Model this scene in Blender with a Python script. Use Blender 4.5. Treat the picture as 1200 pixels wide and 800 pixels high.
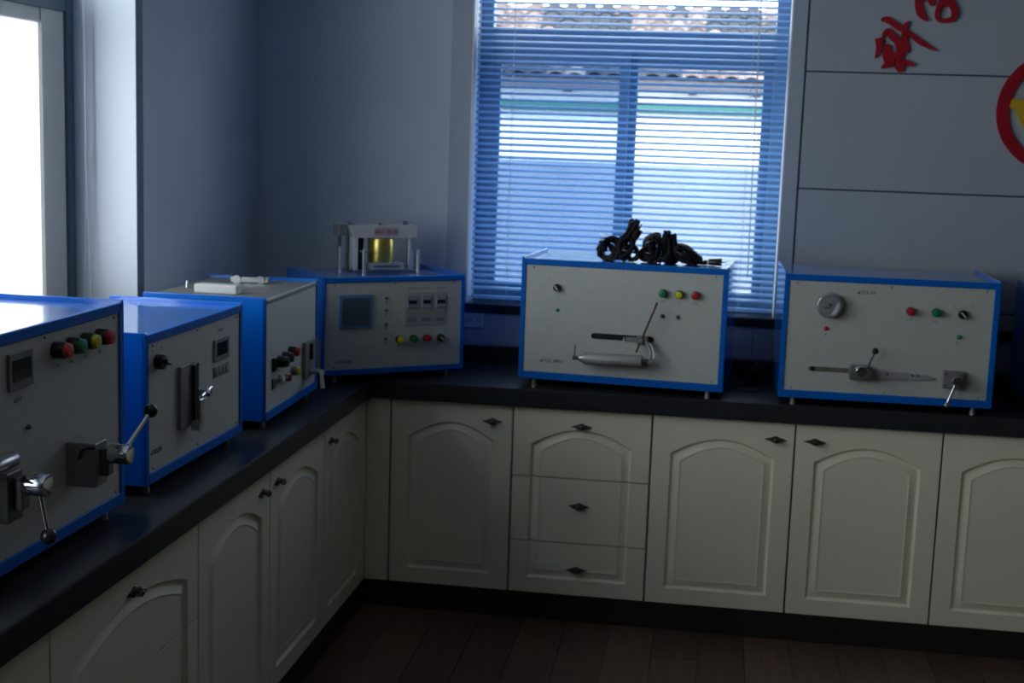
import bpy, bmesh, math, random
from mathutils import Vector, Matrix
random.seed(7)
R = math.radians
PI = math.pi
SC = bpy.context.scene
COL = SC.collection
for o in list(bpy.data.objects):
    bpy.data.objects.remove(o)

# ------------------------------------------------------------------ camera
CAM_LOC = Vector((1.22975, -4.78946, 1.76185))
YAW, PITCH, ROLL, FPX = -0.144927, -0.149681, 0.034163, 1593.58
cy, sy, cp, sp = math.cos(YAW), math.sin(YAW), math.cos(PITCH), math.sin(PITCH)
fwd = Vector((sy * cp, cy * cp, sp))
rt = Vector((cy, -sy, 0))
up = rt.cross(fwd)
c_, s_ = math.cos(ROLL), math.sin(ROLL)
rt2 = c_ * rt + s_ * up
up2 = -s_ * rt + c_ * up
cam = bpy.data.cameras.new('camera')
cam_o = bpy.data.objects.new('camera', cam)
COL.objects.link(cam_o)
m = Matrix((rt2, up2, -fwd)).transposed().to_4x4()
m.translation = CAM_LOC
cam_o.matrix_world = m
cam.sensor_width = 36
cam.sensor_fit = 'HORIZONTAL'
cam.lens = 36 * FPX / 1200
cam.dof.use_dof = True
cam.dof.focus_distance = 2.5      # the photograph is soft all over
cam.dof.aperture_fstop = 9
cam.clip_start = 0.05
cam.clip_end = 200
SC.camera = cam_o

# ------------------------------------------------------------------ sky, sun, portals, exposure
w = bpy.data.worlds.new('overcast_sky')
SC.world = w
w.use_nodes = True
nt = w.node_tree
nt.nodes.clear()
wo = nt.nodes.new('ShaderNodeOutputWorld')
bg = nt.nodes.new('ShaderNodeBackground')
tc = nt.nodes.new('ShaderNodeTexCoord')
sx = nt.nodes.new('ShaderNodeSeparateXYZ')
cr = nt.nodes.new('ShaderNodeValToRGB')
cr.color_ramp.elements[0].position = 0.0
cr.color_ramp.elements[0].color = (0.97, 0.985, 1.0, 1)
cr.color_ramp.elements[1].position = 1.0
cr.color_ramp.elements[1].color = (0.84, 0.92, 1.0, 1)
nt.links.new(tc.outputs['Generated'], sx.inputs[0])
nt.links.new(sx.outputs['Z'], cr.inputs[0])
nt.links.new(cr.outputs[0], bg.inputs['Color'])
nt.links.new(bg.outputs[0], wo.inputs['Surface'])
bg.inputs['Strength'].default_value = 4.6

sun = bpy.data.lights.new('sun', 'SUN')
sun.energy = 4.0
sun.angle = R(3)
sun.color = (1.0, 0.96, 0.9)
sun_o = bpy.data.objects.new('sun', sun)
COL.objects.link(sun_o)
sun_o.rotation_euler = Vector((-0.55, 1.0, -0.85)).to_track_quat('-Z', 'Y').to_euler()

def portal(name, loc, direction, sx_, sz_):
    l = bpy.data.lights.new(name, 'AREA')
    l.shape = 'RECTANGLE'
    l.size, l.size_y = sx_, sz_
    l.cycles.is_portal = True
    o = bpy.data.objects.new(name, l)
    COL.objects.link(o)
    o.location = loc
    o.rotation_euler = Vector(direction).to_track_quat('-Z', 'Y').to_euler()
portal('window_portal', (-0.95, -1.62, 1.83), (1, 0, 0), 1.85, 1.44)
portal('window_portal', (-0.95, -4.0, 1.83), (1, 0, 0), 2.3, 1.44)
portal('window_portal', (0.87, 0.80, 1.83), (0, -1, 0), 1.2, 1.44)

SC.view_settings.view_transform = 'Standard'
SC.view_settings.look = 'None'
SC.view_settings.gamma = 1
SC.view_settings.use_curve_mapping = False
SC.view_settings.exposure = 0.45
SC.cycles.max_bounces = 10
SC.cycles.diffuse_bounces = 6
SC.cycles.transparent_max_bounces = 24
SC.cycles.caustics_reflective = False
SC.cycles.sample_clamp_indirect = 4.0

# ------------------------------------------------------------------ materials
MATS = {}
def mat(name, col, rough=0.5, metal=0.0, var=0.0, scale=20.0, bump=0.0, bscale=200.0, coat=0.0, stretch=None, col2=None, spec=0.5):
    if name in MATS:
        return MATS[name]
    mt = bpy.data.materials.new(name)
    mt.use_nodes = True
    t = mt.node_tree
    b = t.nodes['Principled BSDF']
    b.inputs['Base Color'].default_value = (*col, 1)
    b.inputs['Roughness'].default_value = rough
    b.inputs['Metallic'].default_value = metal
    b.inputs['Specular IOR Level'].default_value = spec
    if coat:
        b.inputs['Coat Weight'].default_value = coat
        b.inputs['Coat Roughness'].default_value = 0.06
    tcn = t.nodes.new('ShaderNodeTexCoord')
    mp = t.nodes.new('ShaderNodeMapping')
    t.links.new(tcn.outputs['Object'], mp.inputs[0])
    if stretch:
        mp.inputs['Scale'].default_value = stretch
    if var or col2:
        n = t.nodes.new('ShaderNodeTexNoise')
        n.inputs['Scale'].default_value = scale
        n.inputs['Detail'].default_value = 5
        t.links.new(mp.outputs[0], n.inputs['Vector'])
        r = t.nodes.new('ShaderNodeValToRGB')
        c2 = col2 if col2 else tuple(min(1, c * (1 + var)) for c in col)
        c1 = col if col2 else tuple(c * (1 - var) for c in col)
        r.color_ramp.elements[0].position = 0.35
        r.color_ramp.elements[0].color = (*c1, 1)
        r.color_ramp.elements[1].position = 0.65
        r.color_ramp.elements[1].color = (*c2, 1)
        t.links.new(n.outputs['Fac'], r.inputs[0])
        t.links.new(r.outputs[0], b.inputs['Base Color'])
    if bump:
        n2 = t.nodes.new('ShaderNodeTexNoise')
        n2.inputs['Scale'].default_value = bscale
        t.links.new(mp.outputs[0], n2.inputs['Vector'])
        bp = t.nodes.new('ShaderNodeBump')
        bp.inputs['Strength'].default_value = bump
        bp.inputs['Distance'].default_value = 0.002
        t.links.new(n2.outputs['Fac'], bp.inputs['Height'])
        t.links.new(bp.outputs[0], b.inputs['Normal'])
    MATS[name] = mt
    return mt

WALL = mat('blue_grey_wall_paint', (0.55, 0.61, 0.68), 0.75, var=0.03, scale=3, bump=0.15, bscale=90)
WALLD = mat('dark_blue_grey_wall_paint', (0.16, 0.18, 0.21), 0.75, var=0.03, scale=3)
PANEL = mat('grey_wall_panel', (0.38, 0.425, 0.465), 0.6, var=0.03, scale=3, bump=0.1, bscale=150)
CASING = mat('window_casing', (0.38, 0.44, 0.52), 0.55, var=0.02, scale=4)
REVEAL = mat('window_reveal_paint', (0.62, 0.68, 0.75), 0.4, var=0.03, scale=2)
TRIMD = mat('dark_trim', (0.05, 0.065, 0.10), 0.5, var=0.1)
SILL = mat('black_stone_sill', (0.010, 0.010, 0.012), 0.25, var=0.3, scale=60)
CEIL = mat('ceiling_paint', (0.42, 0.44, 0.46), 0.8, var=0.02)
BLUE = mat('blue_gloss_enamel', (0.0, 0.15, 0.58), 0.3, var=0.04, scale=8, coat=1.0)
BLUEF = mat('blue_satin_frame', (0.0, 0.125, 0.52), 0.55, var=0.04, scale=8, spec=0.15)
GREYP = mat('light_grey_control_panel', (0.50, 0.51, 0.465), 0.45, var=0.03, scale=40, bump=0.08, bscale=500)
GREYL = mat('grey_lid_enamel', (0.17, 0.17, 0.16), 0.5, var=0.04, scale=10)
CREAM = mat('cream_door_lacquer', (0.84, 0.78, 0.60), 0.33, var=0.02, scale=4, bump=0.04, bscale=300)
CARC = mat('cabinet_carcass', (0.10, 0.095, 0.08), 0.6, var=0.03)
COUNT = mat('dark_speckled_countertop', (0.012, 0.013, 0.015), 0.28, scale=350, col2=(0.045, 0.047, 0.052), spec=0.12)
PLINTH = mat('dark_brown_plinth', (0.022, 0.016, 0.013), 0.45, var=0.2, scale=8)
FOOT = mat('machine_foot_metal', (0.35, 0.33, 0.30), 0.35, 0.7, var=0.05)
STEEL = mat('brushed_steel', (0.45, 0.45, 0.45), 0.32, 0.9, var=0.08, scale=60, stretch=(1, 1, 8))
CHROME = mat('chrome', (0.72, 0.73, 0.75), 0.12, 1.0, var=0.02)
DSTEEL = mat('dark_steel', (0.10, 0.105, 0.11), 0.35, 0.6, var=0.1, scale=30)
GSTEEL = mat('grey_painted_bracket', (0.23, 0.23, 0.225), 0.45, 0.2, var=0.06, scale=30)
BLACK = mat('black_plastic', (0.012, 0.012, 0.013), 0.3, var=0.1)
BLACKM = mat('black_slot', (0.004, 0.004, 0.004), 0.8, var=0.1)
RUBBER = mat('black_cable_rubber', (0.006, 0.006, 0.007), 0.55, var=0.15, scale=50, spec=0.3)
RED = mat('red_button', (0.50, 0.012, 0.03), 0.3, var=0.05)
ORANGE = mat('orange_button', (0.62, 0.07, 0.02), 0.3, var=0.05)
GREEN = mat('green_button', (0.0, 0.22, 0.07), 0.3, var=0.05)
YELLOW = mat('yellow_button', (0.62, 0.60, 0.02), 0.3, var=0.05)
WHITE = mat('white_plastic', (0.72, 0.72, 0.72), 0.35, var=0.02)
INK = mat('dark_print', (0.06, 0.06, 0.065), 0.6, var=0.1)
INKL = mat('grey_print', (0.22, 0.22, 0.23), 0.6, var=0.1)
INKR = mat('red_print', (0.40, 0.06, 0.06), 0.6, var=0.1)
SCREEN = mat('dark_display_glass', (0.018, 0.010, 0.012), 0.15, var=0.2)
LCD = mat('blue_grey_screen', (0.07, 0.11, 0.14), 0.25, var=0.1, scale=40)
LCDB = mat('pale_blue_bezel', (0.12, 0.24, 0.40), 0.4, var=0.05)
BRASS = mat('brass', (0.62, 0.50, 0.13), 0.28, 0.75, var=0.08, scale=30)
BRONZE = mat('dark_bronze', (0.11, 0.09, 0.08), 0.32, 0.85, var=0.3, scale=120)
REDACR = mat('red_acrylic', (0.36, 0.008, 0.02), 0.35, var=0.05)
YELACR = mat('yellow_acrylic', (0.60, 0.38, 0.02), 0.4, var=0.05)
FRAMEB = mat('blue_window_frame', (0.20, 0.34, 0.52), 0.35, var=0.03)
FRAMEW = mat('pale_window_frame', (0.80, 0.78, 0.74), 0.35, var=0.03)
FRAMET = mat('teal_grey_window_gasket', (0.09, 0.16, 0.20), 0.4, var=0.05)
CORD = mat('pale_blind_cord', (0.75, 0.78, 0.82), 0.6, var=0.02)
WOODROD = mat('reddish_rod', (0.11, 0.035, 0.03), 0.35, var=0.1)
SOCK = mat('socket_plastic', (0.48, 0.52, 0.55), 0.4, var=0.02)
EXTW = mat('white_render_wall', (0.80, 0.80, 0.78), 0.8, var=0.04, scale=2)
EXTL = mat('grey_blue_render_wall', (0.15, 0.185, 0.24), 0.8, var=0.12, scale=1.3)
TEAL = mat('teal_fascia', (0.012, 0.10, 0.085), 0.5, var=0.05)
ROOFU = mat('roof_underlay', (0.07, 0.07, 0.09), 0.8, var=0.1)
GROUND = mat('paved_ground', (0.30, 0.31, 0.33), 0.85, var=0.1, scale=1)

def tile_mat(i):
    c = [(0.085, 0.058, 0.05), (0.14, 0.10, 0.085), (0.008, 0.012, 0.022), (0.016, 0.016, 0.022), (0.18, 0.14, 0.125)][i]
    return mat('roof_tile_%s' % ['rose', 'pale', 'slate', 'brown', 'bleached'][i], c, 0.7, var=0.1, scale=5)

def plank_mat(i):
    k = [0.8, 0.95, 1.1, 1.3][i]
    base = (0.080 * k, 0.047 * k, 0.033 * k)
    return mat('brown_laminate_%s' % ['dark', 'mid', 'warm', 'light'][i], base, 0.38, scale=6, stretch=(9, 0.7, 1),
               col2=tuple(c * 1.55 for c in base), bump=0.04)

def glass_mat(name, tint, refl=0.07):
    mt = bpy.data.materials.new(name)
    mt.use_nodes = True
    t = mt.node_tree
    t.nodes.clear()
    o = t.nodes.new('ShaderNodeOutputMaterial')
    tr = t.nodes.new('ShaderNodeBsdfTransparent')
    tr.inputs[0].default_value = (*tint, 1)
    g = t.nodes.new('ShaderNodeBsdfGlossy')
    g.inputs['Roughness'].default_value = 0.03
    lw = t.nodes.new('ShaderNodeLayerWeight')
    lw.inputs[0].default_value = 0.5
    pw = t.nodes.new('ShaderNodeMath'); pw.operation = 'POWER'
    pw.inputs[1].default_value = 5.0
    f = t.nodes.new('ShaderNodeMath'); f.operation = 'MULTIPLY_ADD'
    f.inputs[1].default_value = 0.6
    f.inputs[2].default_value = 0.03
    t.links.new(lw.outputs['Facing'], pw.inputs[0])
    t.links.new(pw.outputs[0], f.inputs[0])
    mx = t.nodes.new('ShaderNodeMixShader')
    t.links.new(f.outputs[0], mx.inputs[0])
    t.links.new(tr.outputs[0], mx.inputs[1])
    t.links.new(g.outputs[0], mx.inputs[2])
    t.links.new(mx.outputs[0], o.inputs[0])
    return mt
GLASS = glass_mat('clear_glass', (0.93, 0.96, 0.98))
GLASST = glass_mat('blue_tinted_glass', (0.58, 0.68, 0.80))

def slat_mat():
    mt = bpy.data.materials.new('pale_blue_slat')
    mt.use_nodes = True
    t = mt.node_tree
    b = t.nodes['Principled BSDF']
    b.inputs['Base Color'].default_value = (0.22, 0.44, 0.80, 1)
    b.inputs['Roughness'].default_value = 0.35
    tl = t.nodes.new('ShaderNodeBsdfTranslucent')
    tl.inputs[0].default_value = (0.42, 0.68, 0.92, 1)
    mx = t.nodes.new('ShaderNodeMixShader')
    mx.inputs[0].default_value = 0.5
    n = t.nodes.new('ShaderNodeTexNoise')
    n.inputs['Scale'].default_value = 3
    r = t.nodes.new('ShaderNodeValToRGB')
    r.color_ramp.elements[0].color = (0.42, 0.66, 0.86, 1)
    r.color_ramp.elements[1].color = (0.48, 0.72, 0.92, 1)
    t.links.new(n.outputs['Fac'], r.inputs[0])
    t.links.new(r.outputs[0], b.inputs['Base Color'])
    o = t.nodes['Material Output']
    t.links.new(b.outputs[0], mx.inputs[1])
    t.links.new(tl.outputs[0], mx.inputs[2])
    t.links.new(mx.outputs[0], o.inputs[0])
    return mt
SLAT = slat_mat()

# ------------------------------------------------------------------ mesh helpers
class MB:
    """collects shapes into one bmesh"""
    def __init__(s):
        s.bm = bmesh.new()
    def box(s, x0, x1, y0, y1, z0, z1, bev=0.0, seg=1):
        b = bmesh.new()
        r = bmesh.ops.create_cube(b, size=1)
        for v in b.verts:
            v.co = Vector(((x0 + x1) / 2 + v.co.x * (x1 - x0), (y0 + y1) / 2 + v.co.y * (y1 - y0), (z0 + z1) / 2 + v.co.z * (z1 - z0)))
        if bev:
            bmesh.ops.bevel(b, geom=list(b.edges), offset=bev, segments=seg, affect='EDGES', profile=0.5)
        s.merge(b)
        return s
    def merge(s, b, M=None):
        if M is not None:
            b.transform(M)
        me = bpy.data.meshes.new('t')
        b.to_mesh(me)
        s.bm.from_mesh(me)
        bpy.data.meshes.remove(me)
        b.free()
        return s
    def cyl(s, p0, p1, r0, r1=None, n=20, bev=0.0):
        p0, p1 = Vector(p0), Vector(p1)
        r1 = r0 if r1 is None else r1
        b = bmesh.new()
        L = (p1 - p0).length
        bmesh.ops.create_cone(b, cap_ends=True, segments=n, radius1=r0, radius2=r1, depth=L)
        if bev:
            es = [e for e in b.edges if abs(e.verts[0].co.z - e.verts[1].co.z) < 1e-6]
            bmesh.ops.bevel(b, geom=es, offset=bev, segments=2, affect='EDGES', profile=0.5)
        q = (p1 - p0).to_track_quat('Z', 'Y').to_matrix().to_4x4()
        s.merge(b, Matrix.Translation((p0 + p1) / 2) @ q)
        return s
    def sph(s, c, r, sc=(1, 1, 1), n=16):
        b = bmesh.new()
        bmesh.ops.create_uvsphere(b, u_segments=n, v_segments=n // 2, radius=r)
        s.merge(b, Matrix.Translation(Vector(c)) @ Matrix.Diagonal((*sc, 1)))
        return s
    def tube(s, pts, r, n=8, closed=False):
        pts = [Vector(p) for p in pts]
        N = len(pts)
        rings = []
        prev = None
        for i, p in enumerate(pts):
            if closed:
                t = pts[(i + 1) % N] - pts[i - 1]
            else:
                t = pts[min(i + 1, N - 1)] - pts[max(i - 1, 0)]
            t.normalize()
            if prev is None:
                a = Vector((0, 0, 1)) if abs(t.z) < 0.9 else Vector((1, 0, 0))
                nrm = (a - t * a.dot(t)).normalized()
            else:
                nrm = (prev - t * prev.dot(t)).normalized()
            prev = nrm
            bn = t.cross(nrm)
            rr = r[i] if isinstance(r, (list, tuple)) else r
            rings.append([s.bm.verts.new(p + (nrm * math.cos(2 * PI * k / n) + bn * math.sin(2 * PI * k / n)) * rr) for k in range(n)])
        M_ = N if closed else N - 1
        for i in range(M_):
            A, B = rings[i], rings[(i + 1) % N]
            for k in range(n):
                s.bm.faces.new((A[k], A[(k + 1) % n], B[(k + 1) % n], B[k]))
        if not closed:
            s.bm.faces.new(list(reversed(rings[0])))
            s.bm.faces.new(rings[-1])
        return s
    def prism(s, poly, axis, a, b_, bev=0.0):
        """poly: list of 2D points, extruded along axis (0,1,2) from a to b_"""
        b = bmesh.new()
        def co(p, v):
            if axis == 0: return (v, p[0], p[1])
            if axis == 1: return (p[0], v, p[1])
            return (p[0], p[1], v)
        A = [b.verts.new(co(p, a)) for p in poly]
        B = [b.verts.new(co(p, b_)) for p in poly]
        n = len(poly)
        b.faces.new(A)
        b.faces.new(list(reversed(B)))
        for i in range(n):
            b.faces.new((A[i], B[i], B[(i + 1) % n], A[(i + 1) % n]))
        bmesh.ops.recalc_face_normals(b, faces=b.faces)
        if bev:
            bmesh.ops.bevel(b, geom=list(b.edges), offset=bev, segments=2, affect='EDGES', profile=0.5)
        s.merge(b)
        return s
    def build(s, name, mt, parent=None, smooth=False, label=None, kind=None):
        bmesh.ops.recalc_face_normals(s.bm, faces=s.bm.faces)
        me = bpy.data.meshes.new(name)
        s.bm.to_mesh(me)
        s.bm.free()
        me.materials.append(mt)
        if smooth:
            for p in me.polygons:
                p.use_smooth = True
            try:
                me.set_sharp_from_angle(angle=R(35))
            except Exception:
                pass
        o = bpy.data.objects.new(name, me)
        COL.objects.link(o)
        if parent:
            o.parent = parent
        if label: o['label'] = label
        if kind: o['kind'] = kind
        return o

def empty(name, loc, rz=0.0, label=None, cat=None, group=None, kind=None):
    o = bpy.data.objects.new(name, None)
    o.empty_display_size = 0.05
    COL.objects.link(o)
    o.location = loc
    o.rotation_euler = (0, 0, rz)
    tag(o, label, cat, group, kind)
    return o
def tag(o, label=None, cat=None, group=None, kind=None):
    if label: o['label'] = label
    if cat: o['category'] = cat
    if group: o['group'] = group
    if kind: o['kind'] = kind
    return o
def piece(mesh_obj, name, parent, loc=(0, 0, 0), rot=(0, 0, 0), mt=None):
    """another child sharing mesh data"""
    o = bpy.data.objects.new(name, mesh_obj.data)
    COL.objects.link(o)
    o.parent = parent
    o.location = loc
    o.rotation_euler = rot
    if mt:
        o.material_slots[0].link = 'OBJECT'
        o.material_slots[0].material = mt
    return o

def text(body, size, x, z, y, mt, parent, name='lettering', align='LEFT', shear=0.0, depth=0.0004):
    """raised print on a surface facing local -y"""
    c = bpy.data.curves.new('t', 'FONT')
    c.body = body
    c.size = size
    c.align_x = align
    c.shear = shear
    c.extrude = depth
    c.offset = size * 0.018
    to = bpy.data.objects.new('t', c)
    me = bpy.data.meshes.new_from_object(to)
    me.transform(Matrix.Translation((x, y, z)) @ Matrix.Rotation(PI / 2, 4, 'X'))
    me.materials.clear()
    me.materials.append(mt)
    bpy.data.objects.remove(to)
    bpy.data.curves.remove(c)
    o = bpy.data.objects.new(name, me)
    COL.objects.link(o)
    o.parent = parent
    return o

# ------------------------------------------------------------------ room shell
XL, XR, YB, YF, ZC = -0.60, 7.60, 0.52, -8.60, 2.90
XE = 4.10   # end of the back cabinet run
T = 0.24
floor = MB().box(XL - T, XR + T, YF - T, YB + T, -0.16, -0.012).build('floor', GROUND, kind='structure')
# laminate planks, running away from the cabinets
PW, PL = 0.16, 1.45
PX0, PX1, PY0, PY1 = -0.028, 4.132, -4.6, 0.005
pm = MB().box(0.0008, PW - 0.0008, 0.001, PL - 0.001, -0.012, 0.0, bev=0.0012).build('plank', plank_mat(0), floor)
used = False
for i in range(26):
    y = PY0 - ((i * 0.43) % 1.0) * PL
    while y < PY1:
        ya, yb = max(y, PY0), min(y + PL, PY1)
        y += PL
        if yb - ya < 0.05: continue
        pl = piece(pm, 'plank', floor, mt=plank_mat(random.randrange(4))) if used else pm
        used = True
        pl.location = (PX0 + i * PW, ya, 0)
        pl.scale = (1, (yb - ya) / PL, 1)
# the rest of the laminate, out of the photograph
MB().box(PX1, XR, YF, PY1, -0.012, 0).box(PX0, PX1, YF, PY0, -0.012, 0).box(XE, XR, PY1, YB, -0.012, 0).box(XL, PX0, YF, -3.5, -0.012, 0).build('laminate_remainder', plank_mat(1), floor, kind='stuff')
MB().box(XL - T, XR + T, YF - T, YB + T, ZC, ZC + 0.15).build('ceiling', CEIL, kind='structure')
# window opening in the back wall
WX0, WX1, WZ0, WZ1 = 0.262, 1.478, 1.10, 2.56
wb = MB()
wb.box(XL - T, WX0, YB, YB + T, 0, ZC)
wb.box(WX1, XR + T, YB, YB + T, 0, ZC)
wb.box(WX0, WX1, YB, YB + T, 0, WZ0 - 0.03)
wb.box(WX0, WX1, YB, YB + T, WZ1, ZC)
wall_back = wb.build('wall_back', WALL, kind='structure')
# left wall with two openings
LY0, LY1 = -2.55, -0.673
LY2, LY3 = -5.2, -2.85
wl = MB()
wl.box(XL - T, XL, LY1, YB, 0, ZC)
wl.box(XL - T, XL, LY0, LY1, 0, WZ0 - 0.03)
wl.box(XL - T, XL, LY0, LY1, WZ1, ZC)
wl.box(XL - T, XL, LY3, LY0, 0, ZC)
wl.box(XL - T, XL, LY2, LY3, 0, WZ0 - 0.03)
wl.box(XL - T, XL, LY2, LY3, WZ1, ZC)
wl.box(XL - T, XL, YF - T, LY2, 0, ZC)
wall_left = wl.build('wall_left', WALL, kind='structure')
MB().box(XR, XR + T, YF - T, YB, 0, ZC).build('wall_right', WALLD, kind='structure')
MB().box(XL, XR, YF - T, YF, 0, ZC).build('wall_front', WALLD, kind='structure')

# wall panels to the right of the window, real joints between them
PT = 0.010
joint = MB().box(1.532, XR, YB - 0.003, YB - 0.0002, 0.93, 2.9).build('panel_joint_backing', TRIMD, wall_back)
zrows = [(0.935, 1.062), (1.098, 1.158), (1.164, 1.600), (1.606, 2.037), (2.043, 2.476), (2.482, 2.895)]
for (z0, z1) in zrows:
    for (x0, x1) in [(1.537, 2.757), (2.763, 3.983), (3.989, 5.209)]:
        if z1 < 1.07 and x0 < 2:
            for (a, b) in [(1.537, 2.382), (2.388, 2.757)]:
                MB().box(a, b, YB - PT, YB - 0.003, z0, z1, bev=0.001).build('wall_panel', PANEL, wall_back)
        else:
            MB().box(x0, x1, YB - PT, YB - 0.003, z0, z1, bev=0.001).build('wall_panel', PANEL, wall_back)
# panels under the window
for (a, b) in [(XL + 0.002, 0.258), (0.262, 1.397), (1.402, 1.532)]:
    MB().box(a, b, YB - PT, YB - 0.0003, 0.935, 1.062, bev=0.001).build('wall_panel', PANEL, wall_back)
# casing boards on both sides of the window
MB().box(0.180, WX0, YB - PT, YB - 0.0003, 1.098, 2.895, bev=0.0015).build('casing_board', CASING, wall_back)
MB().box(WX1, 1.530, YB - PT, YB - 0.0003, 1.098, 2.895, bev=0.0015).build('casing_board', CASING, wall_back)
# reveal linings
rv = MB()
rv.box(WX0, WX0 + 0.006, YB - PT, 0.665, WZ0, WZ1)
rv.box(WX1 - 0.006, WX1, YB - PT, 0.665, WZ0, WZ1)
rv.box(WX0, WX1, YB - PT, 0.665, WZ1 - 0.006, WZ1)
rv.build('reveal_lining', mat('white_reveal', (0.72, 0.76, 0.80), 0.4, var=0.02), wall_back)
# black sill shelf of the window and the dark rail running on along the wall
MB().box(WX0 + 0.0, WX1, YB - 0.02, YB + 0.165, WZ0 - 0.03, WZ0 - 0.0005, bev=0.002).build('trim_1', SILL, kind='structure')
tr = MB()
tr.box(XL + 0.001, 1.531, YB - 0.022, YB - 0.0003, 1.064, 1.0965, bev=0.002)
tr.box(1.531, XR - 0.001, YB - 0.022, YB - 0.0003, 1.064, 1.0965, bev=0.002)
tr.build('trim_2', SILL, kind='structure')
# left wall: dark casing strip next to the reveal, bright reveal lining, sill
MB().box(XL + 0.0003, XL + 0.010, LY1, -0.622, 1.10, 2.895, bev=0.001).build('trim_3', mat('slate_corner_strip', (0.10, 0.13, 0.21), 0.5, var=0.05), kind='structure')
MB().box(XL - T + 0.002, XL + 0.010, LY1 - 0.005, LY1 - 0.0003, 1.10, 2.56).build('reveal_lining', REVEAL, wall_left)
MB().box(XL - 0.20, XL + 0.03, LY0, LY1 - 0.006, WZ0 - 0.03, WZ0, bev=0.002).build('trim_4', SILL, kind='structure')

# ------------------------------------------------------------------ back window
w1 = empty('window_1', ((WX0 + WX1) / 2, 0.70, WZ0), kind='structure')
cx = (WX0 + WX1) / 2
def wbx(name, x0, x1, y0, y1, z0, z1, mt=FRAMEB, bev=0.003, par=w1):
    return MB().box(x0 - cx, x1 - cx, y0 - 0.70, y1 - 0.70, z0 - WZ0, z1 - WZ0, bev=bev).build(name, mt, par)
fr = MB()
for a in [(WX0, WX0 + 0.055, .665, .735, WZ0, WZ1), (WX1 - 0.055, WX1, .665, .735, WZ0, WZ1), (WX0 + .055, WX1 - .055, .665, .735, WZ0, WZ0 + .045),
          (WX0 + .055, WX1 - .055, .665, .735, WZ1 - .05, WZ1), (WX0 + .055, WX1 - .055, .665, .735, 2.095, 2.185)]:
    fr.box(a[0] - cx, a[1] - cx, a[2] - .7, a[3] - .7, a[4] - WZ0, a[5] - WZ0, bev=0.003)
fr.build('window_frame', FRAMEB, w1)
def sash(x0, x1, y0, y1, z0, z1, r=0.04, g=GLASS):
    s = MB()
    for a in [(x0, x0 + r, z0, z1), (x1 - r, x1, z0, z1), (x0 + r, x1 - r, z0, z0 + r), (x0 + r, x1 - r, z1 - r * 1.4, z1)]:
        s.box(a[0] - cx, a[1] - cx, y0 - .7, y1 - .7, a[2] - WZ0, a[3] - WZ0, bev=0.002)
    so = s.build('sash', FRAMEB, w1)
    ym = (y0 + y1) / 2
    MB().box(x0 + r - cx, x1 - r - cx, ym - .703, ym - .698, z0 + r - WZ0, z1 - r * 1.4 - WZ0).build('pane', g, so)
sash(WX0 + 0.05, 0.865, 0.668, 0.698, WZ0 + 0.035, 2.10, g=GLASST)
sash(0.858, WX1 - 0.052, 0.702, 0.732, WZ0 + 0.035, 2.10)
MB().box(WX0 + .05 - cx, WX1 - .05 - cx, -.004, .001, 2.18 - WZ0, WZ1 - .04 - WZ0).build('pane', GLASS, w1)

# ------------------------------------------------------------------ left windows
def left_window(name, y0, y1):
    e = empty(name, (-0.83, (y0 + y1) / 2, WZ0), kind='structure')
    ym = (y0 + y1) / 2
    f = MB()
    X0, X1 = -0.035, 0.035
    r = 0.05
    h = WZ1 - WZ0
    a0, a1 = y0 - ym, y1 - ym
    f.box(X0, X1, a0, a0 + r, 0, h, 0.003)
    f.box(X0, X1, a1 - r, a1 - 0.006, 0, h, 0.003)
    f.box(X0, X1, a0 + r, a1 - r, 0, r, 0.003)
    f.box(X0, X1, a0 + r, a1 - r, h - r, h, 0.003)
    f.box(X0, X1, a0 + r, a1 - r, 0.995, 1.075, 0.003)
    f.build('window_frame', FRAMET, e)
    for (b0, b1, xo) in [(a0 + r - .01, 0.03, -0.012), (-0.03, a1 - r, 0.012)]:
        s = MB()
        q = 0.105
        s.box(xo - 0.016, xo + 0.016, b0, b0 + q, 0.04, 1.01, 0.008)
        s.box(xo - 0.016, xo + 0.016, b1 - q - 0.05, b1, 0.04, 1.01, 0.008)
        s.box(xo - 0.012, xo + 0.012, b0 + q, b1 - q, 0.04, 0.12, 0.004)
        s.box(xo - 0.012, xo + 0.012, b0 + q, b1 - q, 0.95, 1.01, 0.004)
        so = s.build('sash', FRAMEW, e)
        MB().box(xo - 0.002, xo + 0.002, b0 + q, b1 - q, 0.12, 0.95).build('pane', GLASS, so)
    MB().box(-0.002, 0.002, a0 + r, a1 - r, 1.075, h - r).build('pane', GLASS, e)
left_window('window_2', LY0, LY1)
left_window('window_3', LY2, LY3)

# ------------------------------------------------------------------ blinds
bl = empty('venetian_blind', ((WX0 + WX1) / 2, 0.565, 2.55), label='pale blue venetian blind lowered over the back window, slats open', cat='blind')
BW = (WX1 - WX0) / 2 - 0.012
MB().box(-BW, BW, -0.015, 0.015, -0.035, 0.003, bev=0.002).build('head_rail', SLAT, bl)
MB().box(-BW, BW, -0.011, 0.011, -1.435, -1.422, bev=0.002).build('bottom_rail', SLAT, bl)
sl = MB()
tilt = R(25)
prof = []
NS = 4
for k in range(NS + 1):
    t = -1 + 2 * k / NS
    prof.append((t * 0.0125, 0.0016 * (1 - t * t)))
rows = []
for (yy, zz) in prof:
    Y = yy * math.cos(tilt) - zz * math.sin(tilt)
    Z = yy * math.sin(tilt) + zz * math.cos(tilt)
    rows.append([sl.bm.verts.new((-BW, Y, Z)), sl.bm.verts.new((BW, Y, Z)), sl.bm.verts.new((-BW, Y, Z - 0.0005)), sl.bm.verts.new((BW, Y, Z - 0.0005))])
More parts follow.
